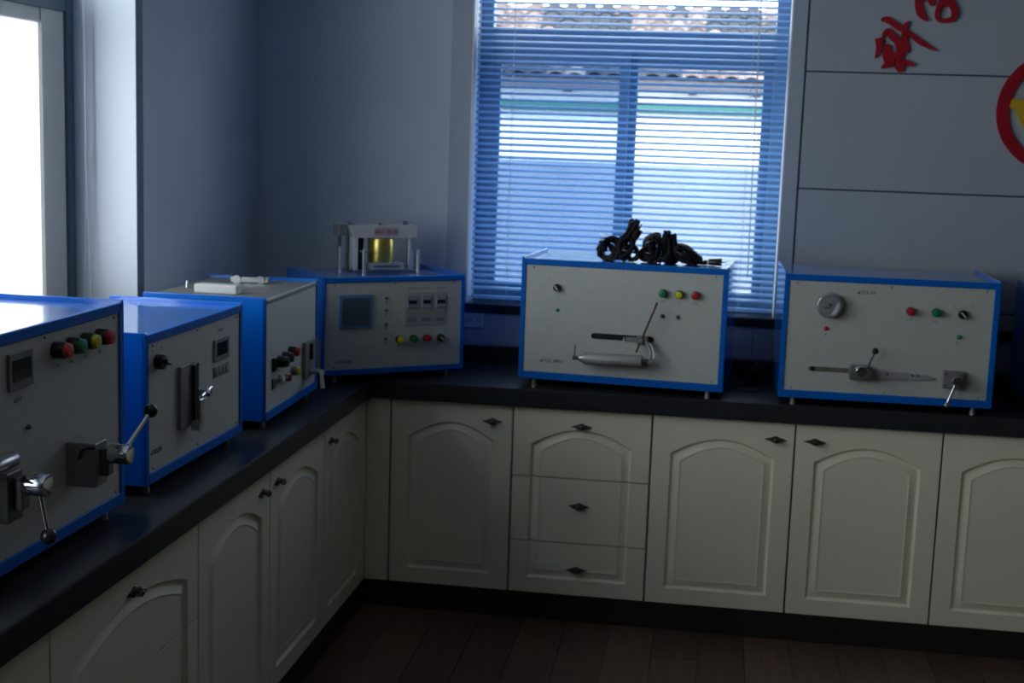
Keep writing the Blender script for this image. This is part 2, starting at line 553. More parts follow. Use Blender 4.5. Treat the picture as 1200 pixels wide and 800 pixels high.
for k in range(NS):
    a, b = rows[k], rows[k + 1]
    sl.bm.faces.new((a[0], a[1], b[1], b[0]))
    sl.bm.faces.new((a[2], b[2], b[3], a[3]))
    sl.bm.faces.new((a[0], b[0], b[2], a[2]))
    sl.bm.faces.new((a[1], a[3], b[3], b[1]))
a, b = rows[0], rows[-1]
sl.bm.faces.new((a[0], a[2], a[3], a[1]))
sl.bm.faces.new((b[0], b[1], b[3], b[2]))
slat0 = sl.build('slat', SLAT, bl)
PITCHZ = 0.0248
ns = 55
for k in range(ns):
    z = -0.052 - k * PITCHZ
    o = slat0 if k == 0 else piece(slat0, 'slat', bl)
    o.location = (0, 0, z)
for x in (0.418, 1.336):
    for yy in (-0.0135, 0.0135):
        MB().cyl((x - cx, yy, -1.43), (x - cx, yy, -0.03), 0.0009, n=6).build('ladder_cord', CORD, bl)
MB().cyl((1.365 - cx, -0.024, -1.30), (1.352 - cx, -0.016, -0.03), 0.0022, n=8).build('tilt_wand', CORD, bl)

rb = empty('raised_blind', (-0.72, (LY0 + LY1) / 2, 2.55), label='raised blind above the left window, its long cord hanging by the bright reveal', cat='blind')
hy = (LY1 - LY0) / 2
MB().box(-0.015, 0.015, -hy + 0.02, hy - 0.012, -0.03, 0.004, bev=0.002).build('head_rail', SLAT, rb)
for k in range(10):
    MB().box(-0.0125, 0.0125, -hy + 0.025, hy - 0.016, -0.036 - k * 0.004, -0.0335 - k * 0.004).build('slat', SLAT, rb)
yc = hy - 0.045
cd = MB()
cd.tube([(-0.018, yc, -0.03), (-0.0185, yc - 0.001, -0.45), (-0.019, yc, -0.88)], 0.0016, 6)
cd.tube([(-0.026, yc - 0.002, -0.03), (-0.024, yc, -0.45), (-0.020, yc, -0.88)], 0.0014, 6)
cd.tube([(-0.019, yc, -0.93), (-0.024, yc, -1.15), (-0.034, yc, -1.42)], 0.0011, 6)
cd.tube([(-0.019, yc, -0.93), (-0.014, yc, -1.15), (-0.008, yc, -1.42)], 0.0011, 6)
cd.build('pull_cord', CORD, rb)
MB().cyl((-0.0195, yc, -0.94), (-0.0195, yc, -0.875), 0.0045, 0.0025, n=10).build('cord_toggle', WHITE, rb)

# ------------------------------------------------------------------ world outside
gnd = MB().box(-40, 40, YB + T + 0.01, 60, -0.30, -0.20).build('ground', GROUND, kind='structure')
bd = empty('neighbouring_house', (0.6, 9.0, -0.2), label='pale house with a tiled roof seen through the blind of the back window', cat='house')
MB().box(-5.5, 5.5, 0, 2.4, 1.73, 2.46).build('white_wall_band', EXTW, bd, label='white upper part of the house wall')
MB().box(-5.5, 5.5, -0.02, 2.4, 0.0, 1.73).build('lower_wall', EXTL, bd, label='grey blue lower part of the house wall')
MB().box(-5.6, 5.6, -0.14, 0.0, 2.23, 2.33, bev=0.01).build('teal_fascia', TEAL, bd, label='teal band along the white wall')
rs = R(32)
MB().prism([(-0.22, 2.54), (1.0, 2.54 + 1.22 * math.tan(rs)), (2.6, 2.50 + 0.1 * math.tan(rs)), (2.6, 2.46), (-0.22, 2.46)], 0, -5.6, 5.6).build('roof_deck', ROOFU, bd)
for k in range(5):
    MB().box(-0.9 + k * 0.62 - .04, -0.9 + k * 0.62 + 0.04, -0.15, 0.0, 2.42, 2.459, bev=0.005).build('rafter_end', ROOFU, bd)
tl = MB()
pts = []
for k in range(7):
    a = PI * k / 6
    pts.append((-0.065 * math.cos(a) , 0.038 * math.sin(a)))
outer = [( -0.095, 0.0)] + pts + [(0.095, 0.0)]
inner = [(0.095, -0.014)] + [(p[0], p[1] - 0.014) for p in reversed(pts)] + [(-0.095, -0.014)]
tl.prism(outer + inner, 1, -0.10, 0.10)
tile0 = tl.build('roof_tile', tile_mat(0), bd)
n = 0
for r_ in range(9):
    for c in range(32):
        o = tile0 if n == 0 else piece(tile0, 'roof_tile', bd, mt=tile_mat(random.choice([0, 1, 4] if math.sin(c * 0.75 + r_ * 0.4) + 0.5 * math.sin(c * 1.9) > 0.1 else [2, 2, 3])))
        d = -0.16 + r_ * 0.135
        o.location = (-2.9 + c * 0.19, d, 2.585 + (d + 0.22) * math.tan(rs) + random.uniform(0, 0.012))
        o.rotation_euler = (rs - 0.05, 0, random.uniform(-0.02, 0.02))
        n += 1

# ------------------------------------------------------------------ kitchen base cabinets
ZK, ZD, ZT = 0.10, 0.795, 0.8664
DT = 0.020
def arch_loop(x0, x1, z0, zs, rise, N=20):
    """closed outline (x,z): bottom-left, bottom-right, right side, arch, left side"""
    P = []
    for k in range(8): P.append((x0 + (x1 - x0) * k / 8, z0))
    for k in range(10): P.append((x1, z0 + (zs - z0) * k / 10))
    for k in range(N + 1):
        t = k / N
        x = x1 + (x0 - x1) * t
        P.append((x, zs + rise * math.sin(PI * t) ** 0.9 if 0 < t < 1 else zs))
    for k in range(1, 10): P.append((x0, zs + (z0 - zs) * k / 10))
    return P
def inset(x0, x1, z0, zs, rise, d):
    return arch_loop(x0 + d, x1 - d, z0 + d, zs - d * 0.75, rise - d * 0.12)
def door_bm(x0, x1, z0, z1, mx=0.066, mb=0.058, mt=0.072, rise=0.062):
    """front leaf with a routed arched panel; front face at y=0, back at y=DT"""
    bm = bmesh.new()
    g = dict(x0=x0 + mx, x1=x1 - mx, z0=z0 + mb, zs=z1 - mt - rise, rise=rise)
    prof = [(0.0, 0.0), (0.003, 0.006), (0.008, 0.0095), (0.013, 0.0092), (0.030, 0.0022), (0.035, 0.0006), (0.038, 0.0022), (0.042, 0.0022)]
    base = arch_loop(g['x0'], g['x1'], g['z0'], g['zs'], g['rise'])
    N = len(base)
    ccx, ccz = (x0 + x1) / 2, (z0 + z1) / 2
    # outer ring on the rectangle, matched by index
    rect = []
    e = 0.002
    for (x, z) in base:
        on_l, on_r = abs(x - g['x0']) < 1e-6, abs(x - g['x1']) < 1e-6
        fx = (x - g['x0']) / (g['x1'] - g['x0'])
        if z > g['zs'] - 1e-6:
            rect.append((x0 + e + fx * (x1 - x0 - 2 * e), z1 - e))
        elif abs(z - g['z0']) < 1e-6:
            rect.append((x0 + e + fx * (x1 - x0 - 2 * e), z0 + e))
        else:
            fz = (z - g['z0']) / (g['zs'] - g['z0'])
            rect.append(((x0 + e) if on_l else (x1 - e), z0 + e + fz * (z1 - z0 - 2 * e)))
    loops = []
    def grow(pts, d):
        return [(x + (-d if x < ccx - (x1 - x0) / 2 + 2 * e + .0005 else (d if x > ccx + (x1 - x0) / 2 - 2 * e - .0005 else 0)),
                 z + (-d if z < z0 + 2 * e else (d if z > z1 - 2 * e else 0))) for x, z in pts]
    o2 = grow(rect, e)
    loops.append([bm.verts.new((x, DT, z)) for x, z in o2])
    loops.append([bm.verts.new((x, e, z)) for x, z in o2])
    loops.append([bm.verts.new((x, 0, z)) for x, z in rect])
    for d, dep in prof:
        L = inset(g['x0'], g['x1'], g['z0'], g['zs'], g['rise'], d)
        loops.append([bm.verts.new((x, dep, z)) for x, z in L])
    for A, B in zip(loops[:-1], loops[1:]):
        for k in range(N):
            k2 = (k + 1) % N
            try:
                bm.faces.new((A[k], A[k2], B[k2], B[k]))
            except ValueError:
                pass
    bm.faces.new(loops[-1])
    bm.faces.new(list(reversed(loops[0])))
    bmesh.ops.remove_doubles(bm, verts=bm.verts, dist=1e-6)
    return bm
def cut(bm, za, zb):
    if za is not None:
        bmesh.ops.bisect_plane(bm, geom=list(bm.verts) + list(bm.edges) + list(bm.faces), plane_co=(0, 0, za), plane_no=(0, 0, -1), clear_outer=True)
        bmesh.ops.holes_fill(bm, edges=[e for e in bm.edges if e.is_boundary], sides=0)
    if zb is not None:
        bmesh.ops.bisect_plane(bm, geom=list(bm.verts) + list(bm.edges) + list(bm.faces), plane_co=(0, 0, zb), plane_no=(0, 0, 1), clear_outer=True)
        bmesh.ops.holes_fill(bm, edges=[e for e in bm.edges if e.is_boundary], sides=0)
    return bm
hb = MB()
# pull: rhombic back plate, raised diamond bow with a bead
hb.prism([(-0.040, 0), (-0.014, -0.0075), (0, -0.0135), (0.014, -0.0075), (0.040, 0), (0.014, 0.0075), (0, 0.0135), (-0.014, 0.0075)], 1, -0.0035, -0.0002, bev=0.0008)
hb.cyl((0, -0.003, 0), (0, -0.018, 0), 0.0045, n=12)
hb.prism([(-0.026, 0), (0, -0.010), (0.026, 0), (0, 0.010)], 1, -0.023, -0.016, bev=0.002)
hb.sph((0, -0.023, 0), 0.006, (1.2, .7, 1), 12)
handle0 = None
def handle(parent, x, z):
    global handle0
    if handle0 is None:
        handle0 = hb.build('handle', BRONZE, parent, smooth=True)
        o = handle0
    else:
        o = piece(handle0, 'handle', parent)
    o.location = (x, 0, z)
    return o
G = 0.0032
def leaf(parent, x0, x1, name='door', hx=None, hz=None, za=None, zb=None, box=(None, None)):
    bm = door_bm(x0 + G, x1 - G, ZK + 0.002, ZD)
    cut(bm, za, zb)
    s = MB(); s.bm.free(); s.bm = bm
    d = s.build(name, CREAM, parent, smooth=True)
    if hx is not None: handle(d, hx, hz)
    return d
def carcass(parent, wdt, depth=0.47):
    c = MB()
    c.box(0.001, wdt - 0.001, DT + 0.001, depth, ZK + 0.001, 0.8)
    c.build('carcass', CARC, parent)
HZ = 0.735
def single(x, y, rz, wdt, side, label, group=None):
    e = empty('base_cabinet', (x, y, 0), rz, label, 'cabinet', group)
    carcass(e, wdt)
    leaf(e, 0, wdt, hx=(wdt - 0.075) if side == 'r' else 0.075, hz=HZ)
    return e
def double(x, y, rz, wdt, label):
    e = empty('base_cabinet', (x, y, 0), rz, label, 'cabinet')
    carcass(e, wdt)
    leaf(e, 0, wdt / 2, hx=wdt / 2 - 0.068, hz=HZ)
    leaf(e, wdt / 2, wdt, hx=wdt / 2 + 0.068, hz=HZ)
    return e
def drawers(x, y, rz, wdt, label, cuts=(0.299, 0.541), hz=(0.200, 0.44, 0.735), hoff=0.0):
    e = empty('drawer_cabinet', (x, y, 0), rz, label, 'cabinet')
    carcass(e, wdt)
    zc = [None, cuts[0], cuts[1], None]
    for k in range(3):
        za = None if k == 0 else zc[k] + 0.0022
        zb = None if k == 2 else zc[k + 1] - 0.0022
        leaf(e, 0, wdt, name='drawer', hx=wdt / 2 + hoff, hz=hz[k], za=za, zb=zb)
    return e
single(0.0908, 0, 0, 0.4538, 'r', 'narrow cream cabinet with one arched door in the back row, right of the corner')
drawers(0.5446, 0, 0, 0.5033, 'cream three-drawer cabinet in the back row, an arch across its drawers')
double(1.0479, 0, 0, 1.0066, 'cream two-door cabinet right of the back row drawers, its two handles near each other')
double(2.0545, 0, 0, 1.0066, 'cream base cabinet at the right edge of the photo, only its left door showing')
double(3.0611, 0, 0, 1.0, 'cream two-door base cabinet at the far right end of the back row')
# left run: local x runs towards the corner
HP = PI / 2
single(0, -0.5513, HP, 0.5113, 'l', 'cream cabinet with one arched door in the left row next to the corner')
double(0, -1.6589, HP, 1.1076, 'cream two-door cabinet in the middle of the left row')
drawers(0, -2.4271, HP, 0.7682, 'wide cream three-drawer base cabinet near the camera in the left row', hoff=0.0)
double(0, -3.43, HP, 1.0029, 'cream two-door base cabinet at the near end of the left row')
cf = empty('corner_filler', (0, 0, 0), 0, 'two narrow cream filler boards in the inner corner of the cabinets', 'filler')
MB().box(0.0005, 0.0908 - G, 0.0, DT, ZK + .002, ZD, bev=0.001).build('filler_board', CREAM, cf)
MB().box(-DT, -0.0005, -0.04 + G, 0.0, ZK + .002, ZD, bev=0.001).build('filler_board', CREAM, cf)
pa = MB().box(0.001, XE - 0.03, 0.006, 0.03, 0.0, ZK, bev=0.001).build('baseboard_back', PLINTH, kind='structure')
pb = MB().box(-0.03, -0.006, -3.43, 0.03, 0.0, ZK, bev=0.001).build('baseboard_left', PLINTH, kind='structure')
# countertop
OV = 0.026
cb = MB().prism([(XL + .001, YB - .001), (XL + .001, -3.46), (OV, -3.46), (OV, -OV), (XE - .002, -OV), (XE - .002, YB - .001)], 2, 0.801, ZT, bev=0.005)
tag(cb.build('countertop', COUNT), 'dark speckled L-shaped countertop running over all the cream cabinets', 'countertop')
MB().box(XL + .022, XE - .003, YB - 0.034, YB - 0.0105, ZT + 0.0003, ZT + 0.066, bev=0.003).build('trim_5', SILL, kind='structure')
MB().box(XL + .001, XL + .0215, -3.46, YB - 0.0105, ZT + 0.0003, ZT + 0.066, bev=0.003).build('trim_6', SILL, kind='structure')

# wall socket under the window
so = empty('wall_socket', (0.302, YB - PT, 1.032), 0, 'small pale wall socket below the window rail, left of the middle blue box', 'socket')
MB().box(-0.041, 0.041, -0.008, -0.0003, -0.030, 0.030, bev=0.002).build('plate', SOCK, so)
for dx in (-0.018, 0.018):
    s2 = MB()
    s2.box(dx - 0.007, dx - 0.004, -0.0086, -0.0078, -0.008, 0.006)
    s2.box(dx + 0.004, dx + 0.007, -0.0086, -0.0078, -0.008, 0.006)
    s2.build('slot', BLACK, so)

# ------------------------------------------------------------------ blue laboratory machines
FH = 0.028
def machine(name, x, y, rz, W, H, D, label, lid=BLUE, topbar=True, flange=0.010, inset_l=0.017, inset_r=0.020, top_in=0.022, bot_in=0.027, screws=True, smat=None, lidmat=None):
    e = empty(name, (x, y, ZT), rz, label, 'lab machine')
    z0 = FH
    tk = 0.008
    for (a, b) in ((0, tk), (W - tk, W)):
        MB().box(a, b, 0.001, D, z0, z0 + H + flange - 0.004, bev=0.0015).build('side_panel', BLUE, e)
    MB().box(tk, W - tk, 0.004, D - 0.006, z0 + H - 0.012, z0 + H - 0.006).build('lid', lid, e)
    MB().box(tk, W - tk, D - 0.006, D, z0, z0 + H - 0.012).build('back_panel', GSTEEL, e)
    MB().box(tk, W - tk, 0.004, D - 0.006, z0 + 0.0, z0 + 0.005).build('base_panel', BLUE, e)
    f = MB()
    f.box(0, inset_l, 0, 0.012, z0, z0 + H, bev=0.0015)
    f.box(W - inset_r, W, 0, 0.012, z0, z0 + H, bev=0.0015)
    f.box(inset_l, W - inset_r, 0, 0.012, z0, z0 + bot_in, bev=0.0015)
    if topbar:
        f.box(inset_l, W - inset_r, 0, 0.012, z0 + H - top_in, z0 + H, bev=0.0015)
    f.build('front_frame', BLUEF, e)
    MB().box(inset_l - .002, W - inset_r + .002, 0.004, 0.0075, z0 + bot_in - .002, z0 + H - (top_in - .002 if topbar else 0.001)).build('front_panel', lid if False else GREYP, e)
    for fx in (0.055, W - 0.055):
        for fy in (0.03, D - 0.04):
            MB().cyl((fx, fy, 0.0), (fx, fy, z0), 0.011, 0.009, n=16).build('foot', FOOT, e)
    if screws:
        for sx_ in (0.045, W / 2, W - 0.045):
            for sz in (z0 + bot_in + 0.008, z0 + H - top_in - 0.008):
                MB().cyl((sx_, 0.0042, sz), (sx_, 0.0022, sz), 0.0032, 0.0026, n=10).build('screw', smat or DSTEEL, e)
    return e
YP = 0.004           # plane of the grey front panel
def button(e, u, v, cap, r=0.0125, d=0.024, collar=BLACK, name='push_button'):
    z = v + FH
    b = MB().cyl((u, YP, z), (u, YP - d * 0.7, z), r * 1.12, r * 1.05, n=24, bev=0.001).build('collar', collar, e, smooth=True)
    b.name = name
    MB().cyl((u, YP - d * 0.7 + .0005, z), (u, YP - d, z), r * 0.96, r * 0.88, n=24, bev=0.0015).build('cap', cap, b, smooth=True)
    return b
def selector(e, u, v, r=0.0125, ang=-40, d=0.022):
    z = v + FH
    b = MB().cyl((u, YP, z), (u, YP - d * 0.6, z), r * 1.1, n=24, bev=0.001).build('selector_knob', BLACK, e, smooth=True)
    s = MB()
    s.box(-r * 0.95, r * 0.95, -d * 0.4, 0, -0.0042, 0.0042, bev=0.001)
    o = s.build('pointer', BLACK, b)
    o.location = (u, YP - d * 0.6, z)
    o.rotation_euler = (0, R(-ang), 0)
    s = MB()
    s.box(-r * 0.8, r * 0.8, -0.0012, 0, -0.0018, 0.0018)
    o = s.build('white_line', WHITE, b, label='white pointer line')
    o.location = (u, YP - d, z)
    o.rotation_euler = (0, R(-ang), 0)
    return b
def led(e, u, v, mt, r=0.0045):
    z = v + FH
    return MB().cyl((u, YP, z), (u, YP - 0.004, z), r * 1.35, r * 1.2, n=14).sph((u, YP - 0.004, z), r, n=12).build('indicator_lamp', mt, e, smooth=True)
def glyph(s, u, z, h=0.007, y=YP):
    """one tiny printed character made of strokes"""
    t = h * 0.14
    y0, y1 = y - 0.0006, y
    k = random.randrange(3)
    w_ = h * 0.9
    s.box(u, u + w_, y0, y1, z + h * 0.75, z + h * 0.75 + t)
    s.box(u + w_ * .45, u + w_ * .45 + t, y0, y1, z, z + h)
    if k: s.box(u + w_ * .1, u + w_ * .9, y0, y1, z + h * 0.35, z + h * 0.35 + t)
    if k != 1: s.box(u, u + w_, y0, y1, z, z + t)
    if k == 2: s.box(u, u + t, y0, y1, z, z + h * 0.7)
def caption(e, u, v, n=2, h=0.007, mt=None):
    s = MB()
    w_ = h * 1.15
    for k in range(n):
        glyph(s, u - n * w_ / 2 + k * w_, v + FH, h)
    return s.build('caption', mt or INKL, e)
def logo(e, u, v, h, body, y=YP):
    z = v + FH
    s = MB()
    s.prism([(u, z), (u + h * 1.15, z), (u + h * 1.15, z + h * 1.1)], 1, y - 0.0006, y)
    s.build('emblem', INK, e)
    return text(body, h * 1.55, u + h * 1.5, z, y - 0.0003, INK, e, shear=0.15)
def plate(e, name, u0, u1, v0, v1, d, mt, bev=0.001, y=YP):
    return MB().box(u0, u1, y - d, y, v0 + FH, v1 + FH, bev=bev).build(name, mt, e)

# --- M1: nearest box on the left row
HPI = PI / 2
m1 = machine('pressure_tester', -0.085, -2.62, HPI, 0.728, 0.466, 0.42,
             'tall blue and grey lab box nearest the camera, with two chrome clamp levers', inset_r=0.022)
b = plate(m1, 'display', 0.215, 0.308, 0.352, 0.424, 0.006, GREYL, 0.0015)
MB().box(0.227, 0.297, YP - 0.0075, YP - 0.0055, 0.368 + FH, 0.410 + FH).build('display_glass', SCREEN, b)
for u, c in ((0.405, ORANGE), (0.468, GREEN), (0.534, YELLOW), (0.602, RED)):
    button(m1, u, 0.405, c, r=0.0165, d=0.036)
    caption(m1, u + 0.012, 0.366, 2, 0.008)
caption(m1, 0.255, 0.325, 3, 0.009)
led(m1, 0.290, 0.268, DSTEEL, 0.004)
def clamp(e, u, v, ang, L, base_w=0.055, up_=0.020, bm_=None):
    z = v + FH
    c = MB().box(u - base_w * 0.55, u + base_w * 0.45, YP - 0.066, YP, z - 0.050, z + 0.045, bev=0.002).build('clamp_block', bm_ or GSTEEL, e)
    MB().box(u - 0.012, u + 0.016, YP - 0.085, YP - 0.0655, z - 0.028, z + 0.032, bev=0.003).build('clamp_jaw', DSTEEL, c)
    MB().tube([(u - base_w * .55 - 0.0015, YP - 0.03, z + 0.012), (u - base_w * .55 - 0.003, YP - 0.036, z + 0.03), (u - base_w * .55 - 0.003, YP - 0.05, z + 0.036), (u - base_w * .55 - 0.0015, YP - 0.066, z + 0.036)], 0.003, 8).build('guard_wire', BLACK, c)
    z += up_
    lv = MB().cyl((u, YP - 0.085, z), (u, YP - 0.130, z), 0.0215, n=32, bev=0.002).build('clamp_lever', CHROME, e, smooth=True)
    dx, dz = math.sin(R(ang)), math.cos(R(ang))
    p0 = (u + dx * 0.016, YP - 0.112, z + dz * 0.016)
    p1 = (u + dx * L, YP - 0.125, z + dz * L)
    MB().cyl(p0, p1, 0.0052, 0.0045, n=14).build('lever_rod', CHROME, lv, smooth=True)
    MB().sph(p1, 0.0155, n=20).build('ball_grip', BLACK, lv, smooth=True)
clamp(m1, 0.478, 0.158, 58, 0.135)
clamp(m1, 0.120, 0.180, 176, 0.100, up_=0.022, bm_=DSTEEL)
bar = MB().cyl((-0.015 + 0.02, YP - 0.060, 0.246 + FH), (0.125, YP - 0.060, 0.246 + FH), 0.014, n=24, bev=0.002)
bar.box(0.02, 0.10, YP - 0.055, YP, 0.236 + FH, 0.256 + FH)
bar.build('clamp_bar', mat('satin_dark_steel', (0.30, 0.31, 0.32), 0.3, 0.9, var=0.05), m1, smooth=True)

# --- M2: second box
m2 = machine('thickness_tester', -0.092, -1.756, R(89.3), 0.651, 0.369, 0.40,
             'blue and grey lab box, second from the camera, with a vertical slide bracket')
kb = selector(m2, 0.070, 0.296, r=0.017, ang=-20, d=0.034)
caption(m2, 0.045, 0.322, 1, 0.007); caption(m2, 0.098, 0.322, 1, 0.007)
br = plate(m2, 'slide_bracket', 0.195, 0.285, 0.100, 0.262, 0.010, GSTEEL)
MB().box(0.262, 0.268, YP - 0.020, YP - 0.0095, 0.112 + FH, 0.256 + FH, bev=0.001).build('slide_rail', BLACK, br)
MB().cyl((0.279, YP - 0.020, 0.105 + FH), (0.279, YP - 0.020, 0.262 + FH), 0.0045, n=14).build('slide_rod', CHROME, br, smooth=True)
kn = MB().cyl((0.268, YP - 0.030, 0.186 + FH), (0.268, YP - 0.060, 0.186 + FH), 0.009, n=18, bev=0.001)
kn.cyl((0.235, YP - 0.048, 0.183 + FH), (0.300, YP - 0.048, 0.196 + FH), 0.004, n=10)
kn.cyl((0.262, YP - 0.048, 0.168 + FH), (0.278, YP - 0.048, 0.205 + FH), 0.004, n=10)
kn.build('cross_knob', CHROME, br, smooth=True)
pd = MB().box(0.262, 0.288, YP - 0.034, YP - 0.028, 0.100 + FH, 0.168 + FH, bev=0.002)
pd.cyl((0.266, YP - 0.034, 0.098 + FH), (0.266, YP - 0.012, 0.098 + FH), 0.013, n=20)
pd.build('paddle', STEEL, br, smooth=True)
b = plate(m2, 'display', 0.435, 0.545, 0.236, 0.296, 0.005, GREYL)
MB().box(0.452, 0.528, YP - 0.0062, YP - 0.0048, 0.250 + FH, 0.286 + FH).build('display_glass', SCREEN, b)
kp = plate(m2, 'keypad', 0.435, 0.545, 0.192, 0.222, 0.003, GREYL)
for k in range(4):
    MB().box(0.441 + k * 0.0255, 0.461 + k * 0.0255, YP - 0.006, YP - 0.0028, 0.198 + FH, 0.216 + FH, bev=0.001).build('key', GSTEEL, kp)
caption(m2, 0.49, 0.314, 4, 0.009)
logo(m2, 0.030, 0.070, 0.010, 'TLS.390')

# --- M3: third box with a grey lid
m3 = machine('smoke_tester', -0.062, -0.966, R(91.2), 0.574, 0.367, 0.38,
             'lab box with blue sides and plain grey lid carrying two pale metal blocks', lid=GREYL, topbar=False, inset_l=0.004, screws=False)
MB().box(0.008, 0.554, 0.000, 0.006, 0.352 + FH, 0.363 + FH, bev=0.002).build('lid_lip', GREYL, m3)
zt = FH + 0.367 - 0.006
mb_ = MB().box(0.130, 0.180, 0.135, 0.270, zt, zt + 0.028, bev=0.003).build('lid_block', mat('pale_metal_block', (0.62, 0.62, 0.58), 0.4, 0.2, var=0.03), m3)
mb2 = MB().box(0.445, 0.495, 0.135, 0.265, zt, zt + 0.024, bev=0.004)
mb2.cyl((0.44, 0.16, zt + .012), (0.505, 0.16, zt + 0.012), 0.014, n=18)
mb2.cyl((0.44, 0.24, zt + .012), (0.505, 0.24, zt + 0.012), 0.014, n=18)
mb2.build('lid_clamp', CHROME, m3, smooth=True)
MB().cyl((0.26, 0.34, zt), (0.26, 0.34, zt + 0.022), 0.006, 0.004, n=12).build('lid_pin', STEEL, m3)
sw = plate(m3, 'rocker_switch', 0.070, 0.098, 0.140, 0.182, 0.008, BLACK)
sw2 = plate(m3, 'rocker_switch', 0.070, 0.098, 0.085, 0.118, 0.006, mat('dull_violet_switch', (0.08, 0.06, 0.11), 0.4, var=0.05))
for (u, v, mt_, r_) in ((0.135, 0.162, BLACK, 0.017), (0.185, 0.168, BLACK, 0.016), (0.250, 0.176, RED, 0.015)):
    button(m3, u, v, mt_, r=r_, d=0.034)
button(m3, 0.140, 0.107, WHITE, r=0.012, d=0.018, collar=STEEL)
button(m3, 0.205, 0.100, RED, r=0.012, d=0.022, collar=STEEL)
button(m3, 0.285, 0.108, YELLOW, r=0.014, d=0.026, collar=GSTEEL)
br = plate(m3, 'slide_bracket', 0.400, 0.520, 0.060, 0.180, 0.012, GSTEEL)
MB().box(0.448, 0.454, YP - 0.022, YP - 0.0115, 0.120 + FH, 0.172 + FH, bev=0.001).build('slide_rail', BLACK, br)
MB().cyl((0.470, YP - 0.036, 0.070 + FH), (0.470, YP - 0.036, 0.185 + FH), 0.005, n=12).build('slide_rod', CHROME, br, smooth=True)
MB().cyl((0.455, YP - 0.010, 0.080 + FH), (0.455, YP - 0.060, 0.078 + FH), 0.009, n=16).build('hub', STEEL, br, smooth=True)
MB().cyl((0.430, YP - 0.055, 0.085 + FH), (0.425, YP - 0.062, 0.030 + FH), 0.006, 0.0075, n=14).build('pale_grip', WHITE, br, smooth=True, label='pale lever grip')

# --- M4: corner box, turned diagonally
m4 = machine('temperature_tester', -0.122, -0.175, 0.641, 0.557, 0.351, 0.40,
             'blue and grey lab box set diagonally in the corner under a brass press', inset_l=0.010, inset_r=0.014, top_in=0.018, bot_in=0.020)
b = plate(m4, 'screen_bezel', 0.060, 0.188, 0.168, 0.290, 0.006, LCDB, 0.002)
MB().box(0.072, 0.176, YP - 0.0075, YP - 0.0055, 0.180 + FH, 0.278 + FH).build('screen', LCD, b)
caption(m4, 0.120, 0.150, 3, 0.008)
for v in (0.274, 0.229, 0.179, 0.124):
    led(m4, 0.243, v, DSTEEL, 0.004)
    caption(m4, 0.245, v - 0.018, 1, 0.007, INK)
b = plate(m4, 'meter_plate', 0.318, 0.482, 0.170, 0.292, 0.002, mat('meter_plate_grey', (0.36, 0.38, 0.38), 0.45, var=0.03), 0.0008)
for k in range(3):
    u = 0.345 + k * 0.0575
    d_ = MB().box(u - 0.019, u + 0.019, YP - 0.006, YP - 0.0018, 0.235 + FH, 0.282 + FH, bev=0.001).build('meter', mat('meter_case_lilac', (0.30, 0.30, 0.38), 0.4, var=0.04), b)
    MB().box(u - 0.015, u + 0.015, YP - 0.0075, YP - 0.0058, 0.251 + FH, 0.264 + FH).build('meter_window', SCREEN, d_)
    MB().box(u - 0.018, u + 0.018, YP - 0.0032, YP - 0.0018, 0.213 + FH, 0.219 + FH).build('meter_label', mat('ochre_print', (0.42, 0.33, 0.14), 0.6, var=0.05), b)
    caption(m4, u, 0.303, 4, 0.008)
    s = MB()
    for q in range(5):
        s.box(u - 0.016 + q * 0.0068, u - 0.0115 + q * 0.0068, YP - 0.003, YP - 0.0018, 0.184 + FH, 0.198 + FH)
    s.build('meter_print', INKL, b)
for u, c in ((0.296, YELLOW), (0.351, GREEN), (0.406, RED)):
    button(m4, u, 0.122, c, r=0.0135)
    caption(m4, u - 0.004, 0.092, 1, 0.007)
selector(m4, 0.461, 0.121, r=0.0135, ang=-45)
caption(m4, 0.455, 0.092, 1, 0.007); caption(m4, 0.43, 0.145, 1, 0.006, INKR); caption(m4, 0.482, 0.148, 1, 0.006)
logo(m4, 0.048, 0.044, 0.009, 'TLS.3030')
zl = FH + 0.351 - 0.006
for (u, d_, h) in ((0.146, 0.22, 0.095), (0.213, 0.15, 0.090), (0.428, 0.145, 0.085), (0.47, 0.30, 0.07)):
    MB().cyl((u, d_, zl), (u, d_, zl + h), 0.0065, 0.0065, n=14).cyl((u, d_, zl + h - 0.0005), (u, d_, zl + h + 0.005), 0.0065, 0.003, n=14).build('guide_pin', STEEL, m4, smooth=True)
# press fixture on the lid
u0, d0 = 0.322, 0.255
lx = -0.122 + u0 * math.cos(0.641) - d0 * math.sin(0.641)
ly = -0.175 + u0 * math.sin(0.641) + d0 * math.cos(0.641)
pf = empty('brass_press', (lx, ly, ZT + zl), 0.60, 'small steel press with a brass cylinder, standing on the diagonal corner box', 'press')
MB().box(-0.120, 0.130, -0.045, 0.050, 0.0, 0.010, bev=0.001).build('base_plate', STEEL, pf)
bp_ = MB().box(-0.058, 0.074, -0.054, 0.030, 0.0105, 0.036, bev=0.001).build('front_block', mat('grey_white_block', (0.40, 0.41, 0.44), 0.4, var=0.03), pf)
s = MB()
for k in range(12):
    s.box(-0.046 + k * 0.009, -0.0405 + k * 0.009, -0.0548, -0.0538, 0.019, 0.027)
s.build('block_print', INK, bp_)
MB().cyl((0.0, -0.004, 0.036), (0.0, -0.004, 0.128), 0.050, n=40, bev=0.002).build('brass_cylinder', BRASS, pf, smooth=True)
tp = MB().prism([(-0.140, 0.176), (-0.122, 0.130), (0.128, 0.130), (0.128, 0.176)], 1, -0.052, 0.030, bev=0.0015).build('top_plate', mat('white_painted_plate', (0.55, 0.55, 0.52), 0.4, var=0.03), pf)
MB().box(-0.170, -0.140, -0.02, 0.055, 0.135, 0.176, bev=0.001).build('end_block', GSTEEL, tp)
